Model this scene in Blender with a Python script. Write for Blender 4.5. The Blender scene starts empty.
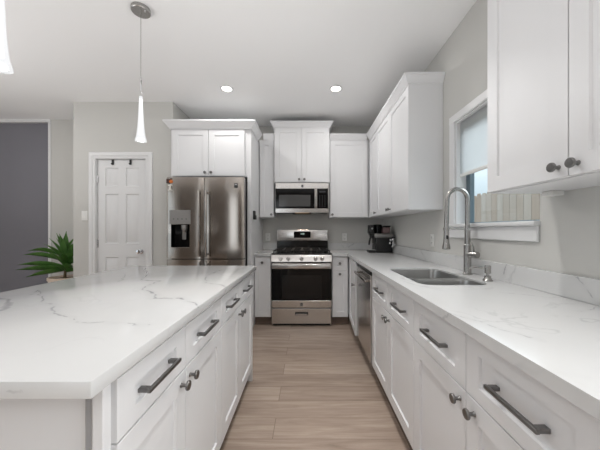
import bpy, bmesh, math, random
from mathutils import Vector, Matrix
random.seed(7)
C = bpy.context.scene.collection
S = bpy.context.scene
PI = math.pi

# ------------------------------------------------------------------ camera
CEIL = 2.775
WX_ = 1.156
cam = bpy.data.objects.new('camera', bpy.data.cameras.new('camera'))
C.objects.link(cam)
cam.location = (0, 0, 1.21)
cam.rotation_euler = (PI / 2, 0, 0)
cam.data.sensor_width = 36
cam.data.lens = 16.5
cam.data.shift_x = -7 / 600
cam.data.shift_y = 5 / 600
cam.data.clip_start = 0.02
S.camera = cam

# ------------------------------------------------------------------ light and exposure
S.view_settings.view_transform = 'Standard'
S.view_settings.look = 'None'
S.view_settings.gamma = 1
S.view_settings.use_curve_mapping = False
S.cycles.caustics_reflective = False
S.cycles.caustics_refractive = False
S.cycles.sample_clamp_indirect = 6
S.view_settings.exposure = 0.25
w = bpy.data.worlds.new('sky'); S.world = w; w.use_nodes = True
bg = w.node_tree.nodes['Background']
# pale sky, brighter overhead than near the horizon
wn_ = w.node_tree
tc = wn_.nodes.new('ShaderNodeTexCoord'); sx = wn_.nodes.new('ShaderNodeSeparateXYZ'); rp = wn_.nodes.new('ShaderNodeValToRGB')
wn_.links.new(tc.outputs['Generated'], sx.inputs[0]); wn_.links.new(sx.outputs[2], rp.inputs[0]); wn_.links.new(rp.outputs[0], bg.inputs[0])
rp.color_ramp.elements[0].position = 0.05; rp.color_ramp.elements[0].color = (0.20, 0.24, 0.27, 1)
rp.color_ramp.elements[1].position = 0.55; rp.color_ramp.elements[1].color = (0.92, 0.97, 1.0, 1)
bg.inputs[1].default_value = 2.3
su = bpy.data.lights.new('sun', 'SUN'); su.energy = 1.6; su.angle = math.radians(3); su.color = (1.0, 0.96, 0.9)
so = bpy.data.objects.new('sun', su); C.objects.link(so); so.rotation_euler = (math.radians(-6), math.radians(-33), 0)

def area(name, loc, rot, sx, sy, power, col=(1, 1, 1), shape='RECTANGLE', spread=PI):
    d = bpy.data.lights.new(name, 'AREA'); d.shape = shape; d.size = sx
    if shape == 'RECTANGLE': d.size_y = sy
    d.energy = power; d.color = col; d.spread = spread
    o = bpy.data.objects.new(name, d); C.objects.link(o); o.location = loc; o.rotation_euler = rot
    return o
# daylight through the rear window of the living area; side lamps are added fill
area('daylight_rear', (-1.45, -3.72, 1.25), (PI / 2, 0, 0), 1.1, 2.3, 9, (0.98, 0.99, 1.0))
area('fill_right_opening', (WX_ + 0.06, -0.07, 1.1), (PI / 2, 0, PI / 2), 0.72, 1.96, 15, (0.98, 0.99, 1.0))  # added lamp in an unseen opening, brightens the island fronts
area('fill_left_opening', (-5.65, -0.6, 1.4), (PI / 2, 0, -PI / 2), 3.2, 2.0, 6, (0.97, 0.985, 1.0))  # added fill lamp at an unseen opening in the left wall
# bright sky over the fence, seen by the kitchen window only
area('daylight_kitchen', (3.0, 1.6, 2.9), (0, math.radians(48), 0), 0.9, 2.6, 33, (1.0, 0.99, 0.98))
# added unseen fill lamps aimed at the ceiling, around the camera and over the aisle
area('fill_up_room', (0.0, -1.9, 1.9), (PI, 0, 0), 2.2, 1.8, 28, (0.985, 0.992, 1.0))
area('fill_up_aisle', (-0.25, 1.2, 1.5), (PI, 0, 0), 1.8, 3.0, 8.5, (0.985, 0.992, 1.0))
area('fill_up_dining', (-3.6, 0.6, 1.15), (PI, 0, 0), 2.4, 3.0, 40, (0.99, 0.993, 1.0))
# ceiling downlights: two in the picture, the others added out of view, without fixtures, as fill
for x, y, p, sp in ((-0.886, 3.04, 4, 180), (0.32, 3.04, 5, 180), (0.12, 1.6, 6, 96), (0.35, -0.1, 3, 100), (-3.4, 2.4, 4, 180)):
    area('downlight', (x, y, CEIL - 0.012), (0, 0, 0), 0.1, 0.1, p, (1.0, 0.985, 0.965), 'DISK', math.radians(sp))

# ------------------------------------------------------------------ materials
def lin(c):
    return tuple((v / 255 / 12.92) if v <= 10 else (((v / 255) + 0.055) / 1.055) ** 2.4 for v in c) + (1,)

def mat(name, rgb, rough=0.5, metal=0.0, spec=0.5, emit=None, es=0, bump=None, coat=0):
    m = bpy.data.materials.new(name); m.use_nodes = True
    b = m.node_tree.nodes['Principled BSDF']
    b.inputs['Base Color'].default_value = lin(rgb)
    b.inputs['Roughness'].default_value = rough
    b.inputs['Metallic'].default_value = metal
    b.inputs['Specular IOR Level'].default_value = spec
    b.inputs['Coat Weight'].default_value = coat
    if emit:
        b.inputs['Emission Color'].default_value = lin(emit); b.inputs['Emission Strength'].default_value = es
    if bump:
        nt = m.node_tree; sc, st, stretch = bump
        geo = nt.nodes.new('ShaderNodeNewGeometry')
        mp = nt.nodes.new('ShaderNodeMapping'); mp.inputs['Scale'].default_value = stretch
        n = nt.nodes.new('ShaderNodeTexNoise'); n.inputs['Scale'].default_value = sc; n.inputs['Detail'].default_value = 4
        bp = nt.nodes.new('ShaderNodeBump'); bp.inputs['Strength'].default_value = st; bp.inputs['Distance'].default_value = 0.002
        nt.links.new(geo.outputs['Position'], mp.inputs[0]); nt.links.new(mp.outputs[0], n.inputs['Vector'])
        nt.links.new(n.outputs['Fac'], bp.inputs['Height']); nt.links.new(bp.outputs[0], b.inputs['Normal'])
    return m

def N(nt, t, **kw):
    n = nt.nodes.new(t)
    for k, v in kw.items(): setattr(n, k, v)
    return n

def mth(nt, op, a, b=None, clamp=False):
    n = N(nt, 'ShaderNodeMath', operation=op, use_clamp=clamp)
    for i, v in enumerate((a, b)):
        if v is None: continue
        if isinstance(v, (int, float)): n.inputs[i].default_value = v
        else: nt.links.new(v, n.inputs[i])
    return n.outputs[0]

def vmt(nt, op, a, b=None, out=0):
    n = N(nt, 'ShaderNodeVectorMath', operation=op)
    for i, v in enumerate((a, b)):
        if v is None: continue
        if isinstance(v, (tuple, list)): n.inputs[i].default_value = v
        else: nt.links.new(v, n.inputs[i])
    return n.outputs[out]

def quartz(name, veins, extra=0.35, seed=0.0):
    """white polished quartz; veins = list of (polyline, half width, strength) in metres"""
    m = mat(name, (236, 235, 233), 0.12, spec=0.45)
    nt = m.node_tree; b = nt.nodes['Principled BSDF']
    geo = N(nt, 'ShaderNodeNewGeometry'); P = geo.outputs['Position']
    nz = N(nt, 'ShaderNodeTexNoise'); nz.inputs['Scale'].default_value = 14; nz.inputs['Detail'].default_value = 5
    nt.links.new(P, nz.inputs['Vector'])
    off = vmt(nt, 'SUBTRACT', nz.outputs['Color'], (0.5, 0.5, 0.5))
    sc = N(nt, 'ShaderNodeVectorMath', operation='SCALE'); nt.links.new(off, sc.inputs[0]); sc.inputs['Scale'].default_value = 0.055
    Q = vmt(nt, 'ADD', P, sc.outputs[0])
    wn = N(nt, 'ShaderNodeTexNoise'); wn.inputs['Scale'].default_value = 9; nt.links.new(P, wn.inputs['Vector'])
    total = None
    for pts, hw, st in veins:
        best = None
        for a, c in zip(pts[:-1], pts[1:]):
            a = Vector(a); c = Vector(c); d = c - a
            pa = vmt(nt, 'SUBTRACT', Q, tuple(a))
            t = vmt(nt, 'DOT_PRODUCT', pa, tuple(d / d.length_squared), out='Value')
            t = mth(nt, 'ADD', t, 0.0, clamp=True)
            s2 = N(nt, 'ShaderNodeVectorMath', operation='SCALE'); s2.inputs[0].default_value = tuple(d); nt.links.new(t, s2.inputs['Scale'])
            dist = vmt(nt, 'DISTANCE', pa, s2.outputs[0], out='Value')
            best = dist if best is None else mth(nt, 'MINIMUM', best, dist)
        wv = mth(nt, 'MULTIPLY', mth(nt, 'ADD', wn.outputs['Fac'], -0.12), hw * 3.0)
        f = mth(nt, 'SUBTRACT', 1.0, mth(nt, 'DIVIDE', best, wv), clamp=True)
        f = mth(nt, 'MULTIPLY', mth(nt, 'POWER', f, 0.6), st)
        halo = mth(nt, 'MULTIPLY', mth(nt, 'SUBTRACT', 1.0, mth(nt, 'DIVIDE', best, hw * 6), clamp=True), 0.16 * st)
        f = mth(nt, 'ADD', f, halo)
        total = f if total is None else mth(nt, 'MAXIMUM', total, f)
    # faint natural veining: thin iso-lines of a large noise, broken up by another
    n1 = N(nt, 'ShaderNodeTexNoise'); n1.inputs['Scale'].default_value = 1.6; n1.inputs['Detail'].default_value = 5; n1.inputs['Distortion'].default_value = 0.7
    v1 = vmt(nt, 'ADD', P, (seed, seed * 0.7, seed * 1.3)); nt.links.new(v1, n1.inputs['Vector'])
    iso = mth(nt, 'ABSOLUTE', mth(nt, 'SUBTRACT', n1.outputs['Fac'], 0.5))
    iso = mth(nt, 'SUBTRACT', 1.0, mth(nt, 'DIVIDE', iso, 0.011), clamp=True)
    n2 = N(nt, 'ShaderNodeTexNoise'); n2.inputs['Scale'].default_value = 3.1; nt.links.new(v1, n2.inputs['Vector'])
    msk = mth(nt, 'MULTIPLY', mth(nt, 'SUBTRACT', n2.outputs['Fac'], 0.44, clamp=True), 6.0, clamp=True)
    iso = mth(nt, 'MULTIPLY', mth(nt, 'MULTIPLY', iso, msk), extra)
    total = iso if total is None else mth(nt, 'MAXIMUM', total, iso)
    cl = N(nt, 'ShaderNodeTexNoise'); cl.inputs['Scale'].default_value = 4; nt.links.new(P, cl.inputs['Vector'])
    mx0 = N(nt, 'ShaderNodeMix', data_type='RGBA'); nt.links.new(cl.outputs['Fac'], mx0.inputs['Factor'])
    mx0.inputs['A'].default_value = lin((207, 207, 207)); mx0.inputs['B'].default_value = lin((215, 215, 214))
    mx = N(nt, 'ShaderNodeMix', data_type='RGBA'); nt.links.new(total, mx.inputs['Factor'])
    nt.links.new(mx0.outputs['Result'], mx.inputs['A']); mx.inputs['B'].default_value = lin((150, 150, 153))
    nt.links.new(mx.outputs['Result'], b.inputs['Base Color'])
    return m

def wood_floor():
    m = mat('floor_planks', (165, 142, 124), 0.34, spec=0.4)
    nt = m.node_tree; b = nt.nodes['Principled BSDF']
    geo = N(nt, 'ShaderNodeNewGeometry'); P = geo.outputs['Position']
    br = N(nt, 'ShaderNodeTexBrick'); br.offset = 0.37; br.inputs['Scale'].default_value = 1
    br.inputs['Brick Width'].default_value = 1.25; br.inputs['Row Height'].default_value = 0.178
    br.inputs['Mortar Size'].default_value = 0.0022; br.inputs['Mortar Smooth'].default_value = 0.2
    br.inputs['Color1'].default_value = (0.0, 0.0, 0.0, 1); br.inputs['Color2'].default_value = (1, 1, 1, 1); br.inputs['Mortar'].default_value = (0.5, 0.5, 0.5, 1)
    sh = vmt(nt, 'ADD', P, (0.2, 0.01, 0)); nt.links.new(sh, br.inputs['Vector'])
    # grain: noise stretched along the plank, shifted per plank
    mp = N(nt, 'ShaderNodeMapping'); mp.inputs['Scale'].default_value = (1.0, 9.0, 1.0)
    sv = N(nt, 'ShaderNodeVectorMath', operation='SCALE'); nt.links.new(br.outputs['Color'], sv.inputs[0]); sv.inputs['Scale'].default_value = 17
    pv = vmt(nt, 'ADD', P, sv.outputs[0]); nt.links.new(pv, mp.inputs[0])
    g = N(nt, 'ShaderNodeTexNoise'); g.inputs['Scale'].default_value = 2.0; g.inputs['Detail'].default_value = 7; g.inputs['Roughness'].default_value = 0.62; g.inputs['Distortion'].default_value = 0.9
    nt.links.new(mp.outputs[0], g.inputs['Vector'])
    mp2 = N(nt, 'ShaderNodeMapping'); mp2.inputs['Scale'].default_value = (2.0, 70.0, 1.0); nt.links.new(pv, mp2.inputs[0])
    g2 = N(nt, 'ShaderNodeTexNoise'); g2.inputs['Scale'].default_value = 2.0; g2.inputs['Detail'].default_value = 3; nt.links.new(mp2.outputs[0], g2.inputs['Vector'])
    sep = N(nt, 'ShaderNodeSeparateColor'); nt.links.new(br.outputs['Color'], sep.inputs[0])
    v = mth(nt, 'ADD', mth(nt, 'MULTIPLY', g.outputs['Fac'], 0.95), mth(nt, 'MULTIPLY', sep.outputs[0], 0.24))
    v = mth(nt, 'ADD', v, mth(nt, 'MULTIPLY', g2.outputs['Fac'], 0.30))
    v = mth(nt, 'SUBTRACT', v, 0.24)
    cr = N(nt, 'ShaderNodeValToRGB'); e = cr.color_ramp.elements
    e[0].position = 0.16; e[0].color = lin((134, 117, 104)); e[1].position = 0.88; e[1].color = lin((194, 178, 164))
    k = cr.color_ramp.elements.new(0.5); k.color = lin((167, 149, 135))
    nt.links.new(v, cr.inputs[0])
    mx = N(nt, 'ShaderNodeMix', data_type='RGBA'); nt.links.new(mth(nt, 'MULTIPLY', br.outputs['Fac'], 0.75), mx.inputs['Factor'])
    nt.links.new(cr.outputs[0], mx.inputs['A']); mx.inputs['B'].default_value = lin((110, 92, 80))
    nt.links.new(mx.outputs['Result'], b.inputs['Base Color'])
    bp = N(nt, 'ShaderNodeBump'); bp.inputs['Strength'].default_value = 0.12; bp.inputs['Distance'].default_value = 0.002
    nt.links.new(g2.outputs['Fac'], bp.inputs['Height']); nt.links.new(bp.outputs[0], b.inputs['Normal'])
    return m

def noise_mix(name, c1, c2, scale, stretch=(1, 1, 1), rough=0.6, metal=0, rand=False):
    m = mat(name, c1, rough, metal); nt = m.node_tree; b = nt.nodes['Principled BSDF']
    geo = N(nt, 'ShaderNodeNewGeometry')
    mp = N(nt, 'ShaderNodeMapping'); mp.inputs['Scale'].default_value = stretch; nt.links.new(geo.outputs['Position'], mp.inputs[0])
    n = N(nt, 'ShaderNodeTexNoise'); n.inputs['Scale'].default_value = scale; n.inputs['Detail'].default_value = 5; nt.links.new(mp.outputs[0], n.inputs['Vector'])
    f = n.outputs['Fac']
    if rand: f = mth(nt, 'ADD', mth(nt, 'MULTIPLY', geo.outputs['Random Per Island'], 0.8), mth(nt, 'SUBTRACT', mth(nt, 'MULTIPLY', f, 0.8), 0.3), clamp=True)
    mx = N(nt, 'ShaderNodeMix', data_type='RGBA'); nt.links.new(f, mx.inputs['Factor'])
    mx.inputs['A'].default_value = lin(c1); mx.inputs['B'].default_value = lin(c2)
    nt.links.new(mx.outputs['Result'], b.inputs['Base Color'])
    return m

def clear_glass(name, tint, refl):
    m = bpy.data.materials.new(name); m.use_nodes = True; nt = m.node_tree; nt.nodes.clear()
    out = N(nt, 'ShaderNodeOutputMaterial'); mx = N(nt, 'ShaderNodeMixShader')
    t = N(nt, 'ShaderNodeBsdfTransparent'); t.inputs[0].default_value = tint
    g = N(nt, 'ShaderNodeBsdfGlossy'); g.inputs['Roughness'].default_value = 0.03
    lw = N(nt, 'ShaderNodeLayerWeight'); lw.inputs[0].default_value = 0.5
    fz = mth(nt, 'ADD', mth(nt, 'MULTIPLY', mth(nt, 'POWER', lw.outputs['Facing'], 5.0), 0.8), 0.03)
    nt.links.new(fz, mx.inputs[0]); nt.links.new(t.outputs[0], mx.inputs[1]); nt.links.new(g.outputs[0], mx.inputs[2])
    nt.links.new(mx.outputs[0], out.inputs[0]); return m

M = {
    'wall': mat('wall_paint', (204, 203, 199), 0.85, spec=0.2, bump=(160, 0.12, (1, 1, 1))),
    'ceil': mat('ceiling_paint', (247, 247, 247), 0.9, spec=0.1, bump=(120, 0.12, (1, 1, 1))),
    'navy': mat('navy_paint', (126, 125, 132), 0.6, spec=0.35),
    'dark': mat('dark_reflection_paint', (128, 119, 112), 0.7, spec=0.3),  # rear wall darkened so the steel reflects dark and less light bounces back
    'lamp': mat('cooktop_lamp_lens', (240, 225, 200), 0.4, emit=(255, 214, 165), es=0.8),
    'trim': mat('trim_white', (226, 226, 226), 0.4, spec=0.4),
    'cab': mat('cabinet_white', (227, 227, 228), 0.38, spec=0.4),
    'cabin': mat('cabinet_inside', (206, 200, 190), 0.7),
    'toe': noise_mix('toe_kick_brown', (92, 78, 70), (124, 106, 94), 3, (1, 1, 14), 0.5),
    'nickel': mat('gunmetal_hardware', (126, 125, 124), 0.3, 1.0),
    'steel': mat('stainless_steel', (165, 160, 155), 0.24, 1.0, bump=(3, 0.10, (60, 60, 1))),
    'steelh': mat('brushed_steel', (206, 203, 200), 0.22, 1.0, bump=(3, 0.08, (1, 1, 60))),
    'fridge': mat('fridge_steel', (168, 161, 154), 0.17, 1.0, bump=(2, 0.06, (80, 80, 1))),
    'fridgedark': mat('fridge_side_grey', (76, 74, 73), 0.45, 0.3),
    'sink': mat('sink_steel', (168, 168, 167), 0.3, 1.0),
    'faucet': mat('brushed_nickel', (172, 170, 167), 0.27, 1.0),
    'chrome': mat('polished_chrome', (220, 220, 222), 0.08, 1.0),
    'black': mat('black_plastic', (24, 24, 25), 0.35),
    'bglass': mat('black_glass', (12, 12, 13), 0.08, spec=0.25),
    'ovwin': mat('oven_window_glass', (26, 25, 25), 0.07, spec=0.3),
    'mwin': mat('microwave_mesh_window', (84, 84, 84), 0.12, spec=0.4),
    'iron': mat('cast_iron_black', (22, 22, 22), 0.55),
    'enamel': mat('black_enamel', (18, 18, 18), 0.16),
    'plastic': mat('white_plastic', (234, 234, 231), 0.35),
    'slot': mat('outlet_slots', (70, 68, 66), 0.6),
    'glow': mat('lamp_glow', (255, 255, 255), 0.4, emit=(255, 250, 242), es=9),
    'rod': mat('pendant_light_core', (255, 255, 255), 0.4, emit=(255, 254, 252), es=2.5),
    'pglass': None,
    'pane': clear_glass('window_glass', (0.93, 0.97, 0.98, 1), 1.35),
    'vinyl': mat('window_vinyl_dark', (96, 112, 122), 0.45),
    'fence': noise_mix('weathered_fence', (154, 147, 141), (136, 119, 106), 3.0, (2, 2, 0.4), 0.85, rand=True),
    'ground': noise_mix('outdoor_ground', (132, 128, 104), (104, 104, 74), 5, rough=0.95),
    'leaf': noise_mix('leaf_green', (58, 118, 52), (132, 178, 96), 9, (1, 1, 1), 0.32),
    'stem': mat('plant_stem', (96, 84, 58), 0.7),
    'pot': noise_mix('terracotta_tan', (206, 180, 158), (230, 216, 202), 22, rough=0.75),
    'soil': noise_mix('soil', (52, 42, 34), (80, 66, 54), 40, rough=0.95),
    'stand': mat('plant_stand_wood', (128, 92, 62), 0.5),
    'rose': mat('smoked_rose_tank', (120, 98, 98), 0.15, spec=0.6),
    'led': mat('display_digits', (150, 180, 180), 0.4, emit=(170, 195, 195), es=0.25),
    'disp': mat('dispenser_silver', (150, 148, 146), 0.35, 0.8),
    'mag_o': mat('magnet_orange', (206, 110, 42), 0.5),
    'mag_b': mat('magnet_brown', (70, 40, 32), 0.5),
    'mag_w': mat('magnet_white', (232, 228, 220), 0.5),
    'emb': mat('emblem_dark', (62, 62, 64), 0.35, 0.5),
    'embl': mat('emblem_light', (190, 190, 190), 0.3, 0.8),
}
# bubble glass of the pendants: lit from inside, half clear
gm = bpy.data.materials.new('pendant_glass'); gm.use_nodes = True; nt = gm.node_tree; nt.nodes.clear()
o_ = N(nt, 'ShaderNodeOutputMaterial'); a_ = N(nt, 'ShaderNodeMixShader'); d_ = N(nt, 'ShaderNodeEmission'); t_ = N(nt, 'ShaderNodeBsdfTransparent')
d_.inputs[0].default_value = (1, 1, 1, 1); d_.inputs[1].default_value = 0.85; t_.inputs[0].default_value = (0.97, 0.98, 1, 1); a_.inputs[0].default_value = 0.5
nt.links.new(d_.outputs[0], a_.inputs[1]); nt.links.new(t_.outputs[0], a_.inputs[2]); nt.links.new(a_.outputs[0], o_.inputs[0])
M['pglass'] = gm
# roller shade: cloth that lets daylight glow through
sm = bpy.data.materials.new('roller_shade_cloth'); sm.use_nodes = True; nt = sm.node_tree; nt.nodes.clear()
o_ = N(nt, 'ShaderNodeOutputMaterial'); a_ = N(nt, 'ShaderNodeMixShader'); d_ = N(nt, 'ShaderNodeBsdfDiffuse'); t_ = N(nt, 'ShaderNodeBsdfTranslucent')
d_.inputs[0].default_value = lin((238, 236, 234)); t_.inputs[0].default_value = lin((226, 228, 230)); a_.inputs[0].default_value = 0.85
nt.links.new(d_.outputs[0], a_.inputs[1]); nt.links.new(t_.outputs[0], a_.inputs[2]); nt.links.new(a_.outputs[0], o_.inputs[0])
M['shade'] = sm
M['floor'] = wood_floor()
T = 0.914
isl_veins = [
    ([(-1.268, 2.145, T), (-1.06, 1.827, T), (-0.973, 1.622, T), (-0.86, 1.60, T), (-0.842, 1.403, T), (-0.738, 1.308, T), (-0.664, 1.193, T), (-0.55, 1.193, T), (-0.443, 1.106, T), (-0.42, 1.04, T), (-0.40, 1.03, 0.88)], 0.0055, 0.85),
    ([(-0.642, 2.03, T), (-0.65, 1.77, T), (-0.568, 1.55, T), (-0.46, 1.47, T), (-0.42, 1.43, T), (-0.41, 1.42, 0.88)], 0.0045, 0.75),
    ([(-1.23, 1.20, T), (-1.32, 1.352, T), (-1.067, 1.111, T), (-0.982, 1.084, T), (-0.934, 1.007, T), (-0.805, 0.932, T), (-0.759, 0.895, T), (-0.706, 0.881, T), (-0.58, 0.872, T), (-0.49, 0.854, T)], 0.0036, 0.6),
    ([(-1.36, 1.20, T), (-1.275, 1.175, T), (-1.17, 1.084, T), (-1.125, 1.008, T), (-1.2, 0.98, T)], 0.011, 0.6),
    ([(-1.255, 1.886, T), (-1.136, 1.715, T), (-1.084, 1.569, T)], 0.005, 0.4),
    ([(-1.0, 0.56, T), (-0.75, 0.53, 0.895), (-0.5, 0.53, 0.90)], 0.004, 0.4),
]
M['quartz_i'] = quartz('quartz_island', isl_veins, 0.10, 3.3)
run_veins = [
    ([(1.136, 1.62, 0.90), (1.136, 1.56, 1.02)], 0.004, 0.8),
    ([(1.136, 1.17, 1.02), (1.136, 1.10, 0.95), (1.12, 1.06, 0.914), (1.0, 1.0, 0.914)], 0.004, 0.6),
    ([(0.50, 1.05, 0.87), (0.51, 0.98, 0.914), (0.58, 0.82, 0.914), (0.62, 0.74, 0.914)], 0.004, 0.5),
    ([(1.136, 2.75, 1.02), (1.136, 2.62, 0.92)], 0.005, 0.6),
    ([(0.62, 4.128, 0.95), (0.72, 4.128, 1.02)], 0.005, 0.7),
    ([(0.92, 1.30, 0.914), (1.05, 1.22, 0.914), (1.13, 1.20, 0.914)], 0.003, 0.5),
]
M['quartz_r'] = quartz('quartz_run', run_veins, 0.30, 11.0)

# ------------------------------------------------------------------ mesh helpers
def merge(bm, other):
    me = bpy.data.meshes.new('tmp'); other.to_mesh(me); other.free(); bm.from_mesh(me); bpy.data.meshes.remove(me)

def box(bm, x0, x1, y0, y1, z0, z1, bev=0.0, seg=1, mtx=None):
    t = bmesh.new(); bmesh.ops.create_cube(t, size=1)
    for v in t.verts:
        v.co = Vector((x0 + (v.co.x + .5) * (x1 - x0), y0 + (v.co.y + .5) * (y1 - y0), z0 + (v.co.z + .5) * (z1 - z0)))
    if bev: bmesh.ops.bevel(t, geom=t.edges[:], offset=bev, segments=seg, profile=0.5, affect='EDGES')
    if mtx: t.transform(mtx)
    merge(bm, t); return bm

def lathe(bm, prof, org=(0, 0, 0), axis=(0, 0, 1), seg=24):
    """prof: (radius, height) pairs along the axis"""
    q = Vector((0, 0, 1)).rotation_difference(Vector(axis)).to_matrix(); org = Vector(org); rings = []
    for r, h in prof:
        if r < 1e-6: rings.append([bm.verts.new(org + q @ Vector((0, 0, h)))])
        else: rings.append([bm.verts.new(org + q @ Vector((r * math.cos(2 * PI * k / seg), r * math.sin(2 * PI * k / seg), h))) for k in range(seg)])
    for a, b in zip(rings[:-1], rings[1:]):
        for k in range(seg):
            l = (k + 1) % seg
            if len(a) == 1 and len(b) == 1: continue
            if len(a) == 1: bm.faces.new((a[0], b[k], b[l]))
            elif len(b) == 1: bm.faces.new((a[k], a[l], b[0]))
            else: bm.faces.new((a[k], a[l], b[l], b[k]))
    for e, rev in ((rings[0], True), (rings[-1], False)):
        if len(e) > 1: bm.faces.new(list(reversed(e)) if rev else e)
    return bm

def cyl(bm, p0, p1, r0, r1=None, seg=16):
    p0 = Vector(p0); p1 = Vector(p1); d = p1 - p0
    return lathe(bm, [(r0, 0), (r0 if r1 is None else r1, d.length)], p0, d.normalized(), seg)

def tube(bm, pts, r, seg=10):
    pts = [Vector(p) for p in pts]; rs = r if isinstance(r, (list, tuple)) else [r] * len(pts)
    rings = []; up = None
    for i, p in enumerate(pts):
        d = (pts[min(i + 1, len(pts) - 1)] - pts[max(i - 1, 0)]).normalized()
        if up is None: up = d.orthogonal().normalized()
        up = (up - d * up.dot(d)).normalized(); s = d.cross(up)
        rings.append([bm.verts.new(p + (up * math.cos(2 * PI * k / seg) + s * math.sin(2 * PI * k / seg)) * rs[i]) for k in range(seg)])
    for a, b in zip(rings[:-1], rings[1:]):
        for k in range(seg): bm.faces.new((a[k], a[(k + 1) % seg], b[(k + 1) % seg], b[k]))
    bm.faces.new(list(reversed(rings[0]))); bm.faces.new(rings[-1]); return bm

def sweep(bm, path, prof):
    """closed profile (offset, z) swept along a plan polyline, offsets to the right of travel"""
    path = [Vector((p[0], p[1])) for p in path]; rings = []
    for i, p in enumerate(path):
        ns = []
        for a, b in ((i - 1, i), (i, i + 1)):
            if a >= 0 and b < len(path):
                d = (path[b] - path[a]).normalized(); ns.append(Vector((d.y, -d.x)))
        m = ns[0] if len(ns) == 1 else (ns[0] + ns[1]).normalized()
        k = 1 / max(m.dot(ns[0]), 0.3)
        rings.append([bm.verts.new((p.x + m.x * o * k, p.y + m.y * o * k, z)) for o, z in prof])
    n = len(prof)
    for a, b in zip(rings[:-1], rings[1:]):
        for k in range(n): bm.faces.new((a[k], a[(k + 1) % n], b[(k + 1) % n], b[k]))
    bm.faces.new(rings[0]); bm.faces.new(list(reversed(rings[-1]))); return bm

def slab(outline, holes, z0, z1):
    """flat plate with rounded cut-outs"""
    bm = bmesh.new(); loops = []
    for loop in [outline] + holes:
        vs = [bm.verts.new((x, y, z1)) for x, y in loop]
        loops.append(vs)
        for a, b in zip(vs, vs[1:] + vs[:1]): bm.edges.new((a, b))
    bmesh.ops.triangle_fill(bm, edges=bm.edges[:], use_beauty=True)
    low = {}
    for vs in loops:
        for v in vs: low[v] = bm.verts.new((v.co.x, v.co.y, z0))
    for f in list(bm.faces): bm.faces.new([low[v] for v in reversed(f.verts)])
    for vs in loops:
        for a, b in zip(vs, vs[1:] + vs[:1]): bm.faces.new((a, b, low[b], low[a]))
    bmesh.ops.recalc_face_normals(bm, faces=bm.faces[:])
    return bm

def rrect(x0, x1, y0, y1, r, n=6):
    out = []
    for cx, cy, a in ((x1 - r, y1 - r, 0), (x0 + r, y1 - r, 90), (x0 + r, y0 + r, 180), (x1 - r, y0 + r, 270)):
        for k in range(n + 1):
            t = math.radians(a + 90 * k / n); out.append((cx + r * math.cos(t), cy + r * math.sin(t)))
    return out

def obj(name, bm, m, parent=None, label=None, loc=None, angle=35):
    me = bpy.data.meshes.new(name)
    bmesh.ops.recalc_face_normals(bm, faces=bm.faces[:])
    if loc is not None:
        for v in bm.verts: v.co -= Vector(loc)
    bm.to_mesh(me); bm.free()
    me.materials.append(m)
    for p in me.polygons: p.use_smooth = True
    me.set_sharp_from_angle(angle=math.radians(angle))
    o = bpy.data.objects.new(name, me); C.objects.link(o)
    if parent: o.parent = parent
    if loc is not None: o.location = loc
    if label: o['label'] = label
    return o

def tag(o, label, cat, group=None):
    o['label'] = label; o['category'] = cat
    if group: o['group'] = group
    return o

def thing(name, label, cat, loc=(0, 0, 0), rz=0, group=None):
    o = bpy.data.objects.new(name, None); C.objects.link(o); o.empty_display_size = 0.1
    o.location = loc; o.rotation_euler = (0, 0, rz)
    return tag(o, label, cat, group)

def struct(name, bm, m, parent=None, label=None):
    o = obj(name, bm, m, parent)
    if not parent: o['kind'] = 'structure'
    if label: o['label'] = label
    return o
B = bmesh.new

# ------------------------------------------------------------------ room shell
WX, BY = 1.156, 4.15            # right wall and back wall
LX, RY = -5.6, -3.7
fl = B(); box(fl, LX, WX + 0.12, RY, BY + 0.1, -0.06, 0); struct('floor', fl, M['floor'])
ce = B(); box(ce, LX, WX + 0.12, RY, BY + 0.1, CEIL, CEIL + 0.06); struct('ceiling', ce, M['ceil'])
b = B(); box(b, -1.637, WX, BY, BY + 0.1, 0, CEIL); struct('wall_back', b, M['wall'])
W0, W1, WZ0, WZ1 = 1.365, 2.14, 1.25, 2.045   # kitchen window opening
b = B()
box(b, WX, WX + 0.12, RY, -0.45, 0, CEIL); box(b, WX, WX + 0.12, 0.31, W0, 0, CEIL); box(b, WX, WX + 0.12, -0.45, 0.31, 2.1, CEIL); box(b, WX, WX + 0.12, -0.45, 0.31, 0, 0.1); box(b, WX, WX + 0.12, W1, BY + 0.1, 0, CEIL)  # gap beside the camera is added to let fill light in
box(b, WX, WX + 0.12, W0, W1, 0, WZ0); box(b, WX, WX + 0.12, W0, W1, WZ1, CEIL)
struct('wall_right', b, M['wall'])
PX0, PX1, PY = -2.855, -1.637, 3.36           # pantry
DX0, DX1, DZ = -2.57, -1.972, 2.072
b = B()
box(b, PX0, DX0 - 0.02, PY, PY + 0.1, 0, CEIL); box(b, DX1 + 0.02, PX1, PY, PY + 0.1, 0, CEIL); box(b, DX0 - 0.02, DX1 + 0.02, PY, PY + 0.1, DZ + 0.02, CEIL)
box(b, PX1 - 0.1, PX1, PY + 0.1, BY + 0.1, 0, CEIL); box(b, PX0, PX0 + 0.1, PY + 0.1, 4.0, 0, CEIL)
struct('wall_pantry', b, M['wall'])
FY = 3.895
b = B(); box(b, -3.64, PX0, FY, FY + 0.1, 0, CEIL); struct('wall_left_far', b, M['wall'])
b = B(); box(b, LX, -3.66, FY + 0.035, FY + 0.1, 0, CEIL); struct('wall_navy', b, M['navy'])
b = B(); box(b, LX, -3.625, FY - 0.012, FY + 0.034, 2.735, CEIL); box(b, -3.66, -3.625, FY - 0.008, FY + 0.034, 0, 2.735)
struct('trim_1', b, M['trim'])
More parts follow.
